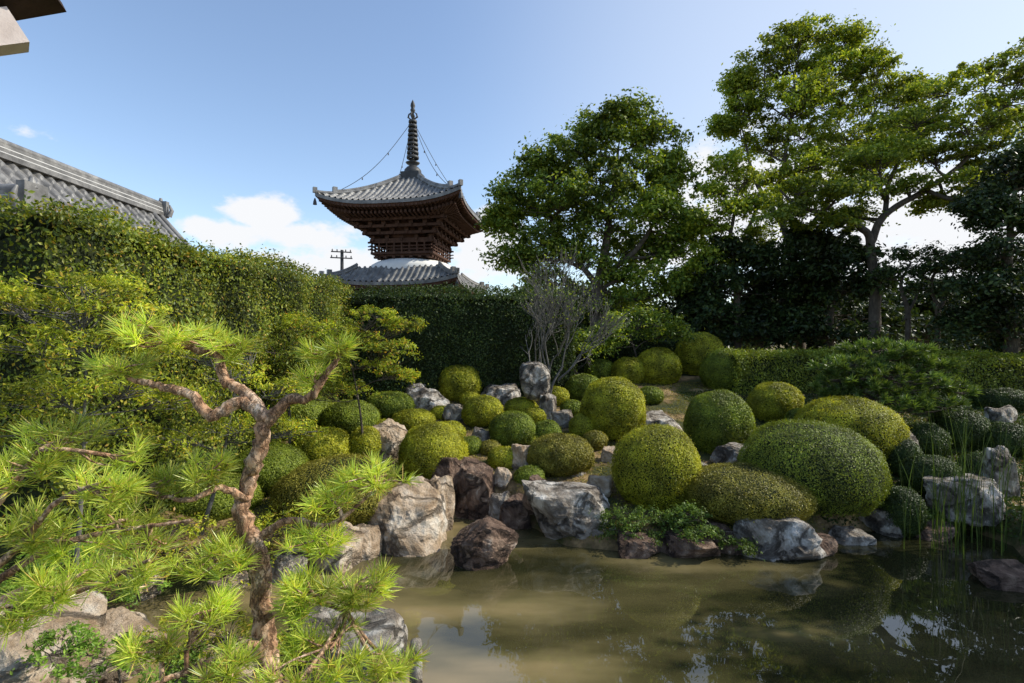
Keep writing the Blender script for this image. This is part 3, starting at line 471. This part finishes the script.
pine("low sprawling pine with long bare branches and bright needles",gp(-20,2.6),
 [([(-60,640,2.6),(0,580,2.6),(60,545,2.6),(120,530,2.6),(190,520,2.6)],[.026,.02,.016,.012,.007]),([(-40,600,2.6),(20,545,2.5),(60,500,2.5),(110,480,2.5)],[.02,.016,.012,.009]),([(-60,660,2.5),(20,610,2.4),(80,590,2.4),(150,560,2.4)],[.02,.016,.012,.008]),([(-40,560,2.6),(0,500,2.7),(40,450,2.7)],[.02,.015,.01])],
 [(30,470,2.7,50,22,12),(90,490,2.5,44,16,10),(20,530,2.5,44,20,10),(120,520,2.6,34,12,6),(60,585,2.4,44,18,12),(10,610,2.3,34,16,7),(120,572,2.4,34,12,6),(60,440,2.8,44,18,8),(110,455,2.8,40,14,6),(60,540,2.6,50,14,7),(150,545,2.6,30,12,5)])
pine("dark spreading low pine mound",gp(885,10.8),[([(885,430,10.8),(880,400,10.8),(885,370,10.8)],[.09,.07,.04]),([(885,410,10.8),(850,385,10.6),(825,380,10.6)],[.06,.04,.02]),([(885,410,10.8),(920,385,10.6),(950,380,10.6)],[.06,.04,.02])],
 [(885,350,10.8,44,9,80),(850,366,10.6,36,11,60),(925,364,10.7,36,11,60),(885,378,10.3,60,13,100),(835,388,10.5,26,10,36),(945,388,10.5,28,10,36),(890,400,10.2,62,12,80)],'needleD',L=.16,k=38,w=.013,twig=.01,bark='bark',mult=1)
# ------------- reeds
for (u,v,n,top) in ((925,548,14,150),(955,552,22,150),(985,548,16,140),(1010,530,16,155),(965,535,18,160)):
    x,y=wat(u,v); g=Geo(); d=y
    for i in range(n):
        bx=np.array([R.normal(0,.15),R.normal(0,.12),-.1]); h=top*d/F*R.uniform(.5,1.1)+.1; le=R.normal(0,.11,2)*h
        t=np.linspace(0,1,7)[:,None]; P=bx+np.concatenate([le[0]*t**2.2,le[1]*t**2.2,h*t*(1-.05*t)],1); a=R.uniform(0,3.14); sv=np.array([math.cos(a),math.sin(a),0]); wv=.006*(1-t**2*.9)
        V=np.concatenate([P-sv*wv,P+sv*wv]); f=np.array([[k,k+1,k+8,k+7] for k in range(6)]); g.add(V,f)
    o=g.build("reed_clump",[M['reed']]); o.location=(x,y,0); tag(o,"clump of tall thin green reeds in the water","reeds","reed clumps at the pond edge")
# ------------- ground cover
n=90000; x=R.uniform(-7,10,n); y=R.uniform(4.5,15,n); z=gh(x,y); k=(z>.06)&(vnoise(np.stack([x,y,0*x],1),21,1.5)>-.3); x,y,z=x[k],y[k],z[k]; n=len(x)
g=Geo(); P=np.stack([x,y,z+.015],1); s=.035*R.uniform(.6,1.5,n); quads(g,P,nrm(R.normal(0,.6,(n,3))+np.array([0,0,.6])),s,s*.5)
o=g.build("ground_cover",[M['bushB']]); o["kind"]="stuff"
n=45000; x=R.uniform(4.5,12,n); y=R.uniform(6.8,14,n); z=gh(x,y); k=(z>.06); x,y,z=x[k],y[k],z[k]; n=len(x)
g=Geo(); P=np.stack([x,y,z+.02],1); s=.06*R.uniform(.6,1.5,n); quads(g,P,nrm(R.normal(0,.6,(n,3))+np.array([0,0,.5])),s,s*.4)
o=g.build("ground_cover",[M['bushD']]); o["kind"]="stuff"
n=12000; x=R.uniform(-4.5,-.4,n); y=R.uniform(2.2,4.0,n); z=gh(x,y); k=z>.06; x,y,z=x[k],y[k],z[k]; n=len(x); g=Geo(); P=np.stack([x,y,z+.03],1)
s=.05*R.uniform(.6,1.5,n); quads(g,P,nrm(R.normal(0,.6,(n,3))+np.array([0,0,.4])),s,s*.35); o=g.build("ground_cover",[M['fern']]); o["kind"]="stuff"
g=Geo(); cs=[]
for i in range(330):
    x=R.uniform(-3,75); y=R.uniform(34,44); zt=R.uniform(2.0,5.4)+1.2*math.sin(x*.35); c=np.array([x,y,zt]); q=nrm(R.normal(size=(160,3)))*R.uniform(.3,1,(160,1))**.5; cs.append(c+q*np.array([1.9,1.5,1.6]))
P=np.concatenate(cs); quads(g,P,nrm(R.normal(size=P.shape)+np.array([0,0,.7])),.48,.32); o=g.build("distant_woods",[M['treeD']]); o["kind"]="stuff"
# ------------- tiled roofs
def rib(s,p=.3,h=.07): return h*np.sqrt(np.maximum(0,np.cos(2*np.pi*s/p)))
def gable(parent,name,o,al,Ln,W,zr,ze,conc=.18,ribp=.42):
    al=np.array([*al,0.]); ou=np.array([al[1],-al[0],0]); g=Geo()
    for sg in (1,-1):
        ns=int(Ln/ribp*12); nt=91; S,T=np.meshgrid(np.linspace(0,Ln,ns),np.linspace(0,1,nt)); S=S.ravel();T=T.ravel()
        z=zr-(zr-ze)*(T*(1+conc)-conc*T*T)+rib(S,ribp,.15)+.06*((T*15)%1.)
        P=np.array([o[0],o[1],0])+al*S[:,None]+ou*sg*(W*T)[:,None]; P[:,2]=z
        i=np.arange(nt-1)[:,None]*ns; j=np.arange(ns-1)[None]; g.add(P,np.stack([i+j,i+j+1,i+ns+j+1,i+ns+j],-1).reshape(-1,4),0,False)
        P2=P.copy(); P2[:,2]-=.3; g.add(P2,np.stack([i+j,i+j+1,i+ns+j+1,i+ns+j],-1).reshape(-1,4)[::-1],1)
        for e in (.12,Ln-.12,Ln-.6,.6):
            t=np.linspace(0,1,16); z=zr-(zr-ze)*(t*(1+conc)-conc*t*t)+.18; C=np.array([o[0],o[1],0])+al*e+ou*sg*(W*t)[:,None]; C[:,2]=z; tube(g,C,.11,8,0)
        t=np.linspace(0,1,16); z=zr-(zr-ze)*(t*(1+conc)-conc*t*t)-.15
        for e in (.05,Ln-.05):
            C=np.array([o[0],o[1],0])+al*e+ou*sg*(W*t)[:,None]; C[:,2]=z
            for a_,b_ in zip(C[:-1],C[1:]): beam(g,a_,b_,.08,.3,1)
    r=g.build(name,[M['tile'],M['wood']],parent)
    g=Geo(); a=np.array([o[0],o[1],0.]); 
    for k,(w,h,zz,m_) in enumerate(((.42,.16,.14,0),(.37,.035,.237,1),(.34,.12,.315,0),(.31,.03,.39,1),(.3,.1,.455,0))):
        A=a.copy();A[2]=zr+zz;B=A+al*Ln; beam(g,A,B,w,h,m_)
    A=a.copy();A[2]=zr+.56; tube(g,np.array([A,A+al*Ln*.5,A+al*Ln]),.13,10,0)
    for e in (0,Ln):
        A=a+al*(e+(.06 if e else -.06)); box(g,(A[0],A[1],zr+.35),(.6 if abs(al[1])>.5 else .2,.2 if abs(al[1])>.5 else .6,.7),0)
        for q in (-1,1):
            b=A+ou*q*.36; tube(g,np.array([b+[0,0,zr+.05],b+ou*q*.12+[0,0,zr+.3],b+ou*q*.02+[0,0,zr+.55]]),[.1,.08,.03],6,0)
        tube(g,np.array([A+[0,0,zr+.6],A+[0,0,zr+.85]]),[.12,.05],8,0)
    g.build("roof_ridge",[M['tile'],M['mortar']],r).location=(0,0,0)
    return r
e=empty("temple_building",(-15.2,15,1.7),"temple hall with grey tiled gable roof","building")
gable(e,"roof",(-15.2,7.5),(0,1),14.6,4.2,8.15,4.0)
g=Geo(); box(g,(-15.2,15,2.9),(6.2,13,2.4)); 
g.add([[-18,21.2,4.1],[-12.4,21.2,4.1],[-15.2,21.2,7.6],[-18,8.4,4.1],[-12.4,8.4,4.1],[-15.2,8.4,7.6]],[[0,1,2],[5,4,3]]); g.build("wall",[M['plaster']],e)
e=empty("temple_building",(-15,12,1.7),"lower tiled annex roof beside the temple hall","building")
gable(e,"roof",(-19.5,12),(1,0),8.2,2.6,5.8,4.2,.15)
g=Geo(); box(g,(-15.5,12,3.0),(6.4,4.2,2.6)); g.build("wall",[M['wood']],e)
# ------------- pagoda
CX,CY=-5.0,25.8; th=-math.radians(9); ct,st=math.cos(th),math.sin(th)
E=empty("pagoda",(CX,CY,1.7),"two-storey tahoto pagoda with tiled roofs and bronze spire","pagoda")
def tr(P):
    P=np.asarray(P,float); return np.stack([CX+P[...,0]*ct-P[...,1]*st,CY+P[...,0]*st+P[...,1]*ct,P[...,2]],-1)
class PG(Geo):
    def build(s,name,mats,parent=None):
        s.v=[tr(v) for v in s.v]; return Geo.build(s,name,mats,parent)
def proof(name,half,ri,za,ze,lift,drum,zin,ribp=.27):
    g=PG(); rg=PG()
    prof=lambda T: ze+(za-ze)*(1-T)**1.35
    for k in range(4):
        c,s=[(1,0),(0,1),(-1,0),(0,-1)][k]
        def rot(P): return np.stack([P[:,0]*c-P[:,1]*s,P[:,0]*s+P[:,1]*c,P[:,2]],1)
        ns=int(2*half/ribp*10); nt=60; S,T=np.meshgrid(np.linspace(-1,1,ns),np.linspace(0,1,nt)); S=S.ravel();T=T.ravel()
        hw=ri+(half-ri)*T; X=S*hw; out=hw+ .12*np.abs(S)**4*T; X=X*(1+.035*T*np.abs(S)**4)
        zz=prof(T)+lift*np.abs(S)**3.2*T**2
        P=np.stack([X,-out,zz+rib(X,ribp,.085)+.04*((T*16)%1.)],1); i=np.arange(nt-1)[:,None]*ns; j=np.arange(ns-1)[None]; ff=np.stack([i+j,i+j+1,i+ns+j+1,i+ns+j],-1).reshape(-1,4)
        g.add(rot(P),ff,0,False)
        ss=np.linspace(-1,1,41); ex=ss*half*(1+.035*np.abs(ss)**4); ey=-(half+.12*np.abs(ss)**4); ez=ze+lift*np.abs(ss)**3.2
        A=np.stack([ex,ey,ez+.02],1); B=np.stack([ex,ey,ez-.13],1); C=np.stack([ex*.985,ey*.985,ez-.16],1); D=np.stack([ex*.97,ey*.97,ez-.26],1)
        Ei=np.stack([ss*drum,np.full(41,-drum),np.full(41,zin)],1)
        j=np.arange(40); 
        for U,Wd,m_ in ((A,B,0),(B,C,1),(C,D,1),(D,Ei,1)):
            g.add(rot(np.concatenate([U,Wd])),np.stack([j,j+41,j+42,j+1],1),m_)
        for a in np.linspace(-.97,.97,int(half*2/.2)):
            z=ze+lift*abs(a)**3.2; p1=np.array([[a*half,-(half*.985+.1*abs(a)**4),z-.22]]); p2=np.array([[a*drum if abs(a*half)>drum else a*half,-drum*1.0,zin-.06]])
            beam(rg,rot(p1)[0],rot(p1*.45+p2*.55)[0],.08,.1); p3=p1*.72+p2*.28; p3[0,2]-=.16; beam(rg,rot(p3)[0],rot(p2-[[0,0,.14]])[0],.09,.12)
        t=np.linspace(0,1,20); hw=ri+(half-ri)*t; C=np.stack([hw*(1+.035*t),-(hw+.12*t),prof(t)+lift*t**2+.08],1); tube(g,rot(C),.09,8,0)
        C2=C.copy(); C2[:,2]+=.1; tube(g,rot(C2[:16]),.065,8,0)
        q=rot(C[[15,19]]); box(g,q[0]+[0,0,.14],(.18,.2,.28),0,math.pi/4+k*math.pi/2); box(g,q[1]+[0,0,.06],(.15,.17,.24),0,math.pi/4+k*math.pi/2)
        tube(rg,np.array([q[1]-[0,0,.3],q[1]-[0,0,.45],q[1]-[0,0,.6]]),[.02,.07,.09],8,1)
    r=g.build(name,[M['tile'],M['wood']],E); x=rg.build("rafters",[M['wood'],M['bronze']],r); x.location=(0,0,0); return r
proof("upper_roof",3.25,.42,10.9,9.05,.42,2.2,8.75)
proof("lower_roof",3.05,2.0,6.27,5.45,.28,1.85,5.3)
g=PG()
for k,(hf,z) in enumerate(((1.45,7.65),(1.72,7.93),(2.0,8.2),(2.27,8.47))):
    for sg in (-1,1):
        box(g,(0,sg*hf,z),(2*hf+.3,.13,.13)); box(g,(sg*hf,0,z),(.13,2*hf+.3,.128))
        for t in np.linspace(-1,1,5+k):
            box(g,(t*hf,sg*hf,z+.15),(.2,.2,.15)); box(g,(sg*hf,t*hf,z+.15),(.202,.202,.15))
            box(g,(t*hf,sg*(hf-.25),z+.005),(.11,.75,.12)); box(g,(sg*(hf-.25),t*hf,z-.005),(.75,.11,.12))
for sx_ in (-1,1):
    for sy in (-1,1): beam(g,(sx_*1.1,sy*1.1,7.6),(sx_*2.5,sy*2.5,8.75),.14,.18)
lathe(g,(0,0,0),[(1.3,7.5),(1.6,8.0),(2.1,8.7),(2.2,8.75)],24)
g.build("brackets",[M['wood']],E)
g=PG(); lathe(g,(0,0,0),[(1.2,6.7),(1.2,7.6),(1.28,7.6),(1.28,7.7),(1.2,7.7)],36)
for k in range(12):
    a=k*math.pi/6; tube(g,np.array([[1.22*math.cos(a),1.22*math.sin(a),z] for z in (6.7,7.1,7.65)]),.08,8,0)
g.build("drum",[M['wood']],E)
g=PG(); 
box(g,(0,0,7.02),(3.1,3.1,.1)); box(g,(0,0,6.93),(2.8,2.8,.08))
for sg in (-1,1):
    for z,t in ((7.2,.05),(7.35,.05),(7.54,.08)):
        box(g,(0,sg*1.5,z),(3.4,t,t)); box(g,(sg*1.5,0,z),(t,3.4,t*.99))
    for t in np.linspace(-1.5,1.5,9): box(g,(t,sg*1.5,7.3),(.07,.07,.5)); box(g,(sg*1.5,t,7.3),(.07,.07,.498))
    for t in np.linspace(-1.3,1.3,7): box(g,(t,sg*1.3,6.85),(.14,.35,.1)); box(g,(sg*1.3,t,6.85),(.35,.14,.098))
g.build("balcony_railing",[M['wood']],E)
g=PG(); lathe(g,(0,0,0),[(2.1,5.95),(2.14,6.2),(2.12,6.4),(2.03,6.53),(1.8,6.67),(1.5,6.76),(1.2,6.8)],40); g.build("plaster_dome",[M['plaster']],E)
g=PG(); box(g,(0,0,3.5),(3.5,3.5,3.6),1)
for sx_ in np.linspace(-1.75,1.75,4):
    for sy in (-1.75,1.75): box(g,(sx_,sy,3.5),(.26,.26,3.58)); box(g,(sy,sx_,3.501),(.255,.255,3.57))
box(g,(0,0,5.2),(4.1,4.1,.2)); box(g,(0,0,1.75),(4.8,4.8,.5),1); g.build("lower_storey",[M['wood'],M['plaster']],E)
g=PG(); lathe(g,(0,0,0),[(.75,10.75),(.75,11.1),(.66,11.12),(.66,11.25),(.0,11.25)],4,0,False,True)
lathe(g,(0,0,0),[(.44,11.25),(.42,11.42),(.3,11.56),(.16,11.64),(.3,11.74),(.36,11.8),(.12,11.84),(.07,11.9),(.06,14.3),(.09,14.36),(.13,14.45),(.08,14.55),(.12,14.66),(.1,14.78),(0,15.0)],20)
for k in range(9):
    z=12.0+k*.225; r=.3-.012*k; lathe(g,(0,0,z),[(r-.06,0),(r,.0),(r+.01,.05),(r,.13),(r-.06,.13),(r-.06,0)],20)
    for a in (0,1.57): box(g,(0,0,z+.05+a*.001),(2*r,.04,.04),0,a)
for a in range(4):
    an=a*1.5708; P=[[.07*math.cos(an),.07*math.sin(an),13.98],[.24*math.cos(an),.24*math.sin(an),14.1],[.2*math.cos(an),.2*math.sin(an),14.25],[.07*math.cos(an),.07*math.sin(an),14.36]]; tube(g,np.array(P),[.02,.05,.04,.01],6)
g.build("spire",[M['bronze']],E)
g=PG()
for sx_ in (-1,1):
    for sy in (-1,1):
        a=np.array([0,0,13.95]); b=np.array([sx_*2.9,sy*2.9,9.5]); t=np.linspace(0,1,20)[:,None]; C=a+(b-a)*t; C[:,2]-=.6*np.sin(math.pi*t[:,0]); tube(g,C,.014,5)
        for q in (6,12): lathe(g,C[q]-[0,0,.12],[(.03,0),(.025,.08),(.01,.1)],8)
g.build("spire_chains",[M['bronze']],E)
dd=34; P=px(342,250,dd); e=empty("utility_pole",(P[0],P[1],1.7),"dark utility pole with crossarms behind the hedge","pole"); g=Geo(); tube(g,np.array([[P[0],P[1],1.7],[P[0],P[1],5],[P[0],P[1],P[2]]]),[.16,.13,.1],10); g.build("post",[M['bronze']],e)
g=Geo()
for z,w in ((-.15,1.3),(-.55,1.4)):
    box(g,(P[0],P[1]-.12,P[2]+z),(w,.07,.07),0,.3)
    for t in (-.42,-.2,.2,.42): tube(g,np.array([[P[0]+t*w,P[1]-.12+t*w*.3,P[2]+z+.03],[P[0]+t*w,P[1]-.12+t*w*.3,P[2]+z+.12],[P[0]+t*w,P[1]-.12+t*w*.3,P[2]+z+.18]]),[.035,.04,.02],6)
g.build("crossarm",[M['bronze']],e)
e=empty("veranda_eave",px(0,20,2.6),"dark wooden eave corner with pale rafter end","roof eave")
g=Geo(); beam(g,px(54,-7,2.6),px(-260,44,2.2),.24,.05); g.build("eave_board",[M['eavewood']],e)
g=Geo(); a=px(18,30,2.55); b=px(-260,62,2.0); beam(g,a,b,.13,.16); g.build("rafter",[M['rafterend']],e)
# ------------- world, sun, camera
az,el=math.radians(84),math.radians(40)
w=bpy.data.worlds.new("World"); scene.world=w; w.use_nodes=True; N=w.node_tree.nodes; L=w.node_tree.links; N.clear()
sk=N.new("ShaderNodeTexSky"); sk.sky_type='NISHITA'; sk.sun_disc=False; sk.sun_elevation=el; sk.sun_rotation=az; sk.air_density=1.0; sk.dust_density=.8; sk.ozone_density=1.8
tc=N.new("ShaderNodeTexCoord"); total=None
def mth(op,a,b):
    m_=N.new("ShaderNodeMath"); m_.operation=op
    for i_,x_ in enumerate((a,b)):
        if isinstance(x_,(int,float)): m_.inputs[i_].default_value=x_
        else: L.new(x_,m_.inputs[i_])
    return m_.outputs[0]
def vec(u,v): a=np.array([(u-512)/F,1,(341.5-v)/F]); return a/np.linalg.norm(a)
for (u,v,r_,sz,amp) in ((265,215,.13,2.2,1.15),(228,232,.13,2.6,1.0),(310,235,.16,2.6,1.05),(330,262,.3,4.5,.9),(490,240,.17,1.6,1.),(470,265,.3,3.5,.8),(30,133,.07,3.,.5),(760,200,.35,1.6,1.0),(930,240,.45,1.7,.95),(680,240,.25,1.8,.9)):
    s=N.new("ShaderNodeVectorMath"); s.operation='SUBTRACT'; L.new(tc.outputs["Generated"],s.inputs[0]); s.inputs[1].default_value=vec(u,v)
    mu=N.new("ShaderNodeVectorMath"); mu.operation='MULTIPLY'; mu.inputs[1].default_value=(1,1,sz); L.new(s.outputs[0],mu.inputs[0])
    ln=N.new("ShaderNodeVectorMath"); ln.operation='LENGTH'; L.new(mu.outputs[0],ln.inputs[0])
    mr=N.new("ShaderNodeMapRange"); mr.interpolation_type='SMOOTHSTEP'; mr.inputs[1].default_value=0; mr.inputs[2].default_value=r_; mr.inputs[3].default_value=amp; mr.inputs[4].default_value=0; L.new(ln.outputs["Value"],mr.inputs[0])
    total=mr.outputs[0] if total is None else mth('MAXIMUM',total,mr.outputs[0])
mp=N.new("ShaderNodeMapping"); mp.inputs["Scale"].default_value=(1,1,1.8); L.new(tc.outputs["Generated"],mp.inputs[0])
ns=N.new("ShaderNodeTexNoise"); ns.inputs["Scale"].default_value=13; ns.inputs["Detail"].default_value=10; ns.inputs["Roughness"].default_value=.6; L.new(mp.outputs[0],ns.inputs["Vector"])
k=mth('ADD',total,mth('MULTIPLY',mth('SUBTRACT',ns.outputs[0],.5),1.8)); mr=N.new("ShaderNodeMapRange"); mr.interpolation_type='SMOOTHSTEP'; mr.inputs[1].default_value=.38; mr.inputs[2].default_value=.8; L.new(k,mr.inputs[0])
gate=mth('MULTIPLY',mr.outputs[0],mth('MINIMUM',mth('MULTIPLY',total,3.),1.))
gn=N.new("ShaderNodeMix"); gn.data_type='RGBA'; gn.blend_type='MULTIPLY'; gn.inputs[0].default_value=1; L.new(sk.outputs[0],gn.inputs[6]); gn.inputs[7].default_value=(1.75,1.68,1.62,1)
dt=N.new("ShaderNodeVectorMath"); dt.operation='DOT_PRODUCT'; L.new(tc.outputs["Generated"],dt.inputs[0]); dt.inputs[1].default_value=vec(1250,60)
hz=N.new("ShaderNodeMapRange"); hz.interpolation_type='SMOOTHSTEP'; hz.inputs[1].default_value=.5; hz.inputs[2].default_value=1.0; hz.inputs[3].default_value=0; hz.inputs[4].default_value=.6; L.new(dt.outputs["Value"],hz.inputs[0])
hm=N.new("ShaderNodeMix"); hm.data_type='RGBA'; L.new(hz.outputs[0],hm.inputs[0]); L.new(gn.outputs[2],hm.inputs[6]); hm.inputs[7].default_value=(5.2,5.7,6.4,1)
mx=N.new("ShaderNodeMix"); mx.data_type='RGBA'; L.new(gate,mx.inputs[0]); L.new(hm.outputs[2],mx.inputs[6]); mx.inputs[7].default_value=(6.5,6.6,6.8,1)
bg=N.new("ShaderNodeBackground"); bg.inputs[1].default_value=.145; L.new(mx.outputs[2],bg.inputs[0]); o=N.new("ShaderNodeOutputWorld"); L.new(bg.outputs[0],o.inputs[0])
ld=bpy.data.lights.new("sun","SUN"); ld.energy=5.0; ld.angle=math.radians(.5); ld.color=(1,.95,.82); lo=bpy.data.objects.new("sun",ld); COL.objects.link(lo)
lo.rotation_euler=Vector((math.sin(az)*math.cos(el),math.cos(az)*math.cos(el),math.sin(el))).to_track_quat('Z','Y').to_euler()
cd=bpy.data.cameras.new("camera"); cd.lens=18; cd.sensor_width=36; cd.clip_end=2000; cd.clip_start=.05; co=bpy.data.objects.new("camera",cd); co.location=(0,0,H); co.rotation_euler=(math.pi/2,0,0); COL.objects.link(co); scene.camera=co
scene.view_settings.view_transform='Standard'; scene.view_settings.look='None'; scene.view_settings.exposure=0
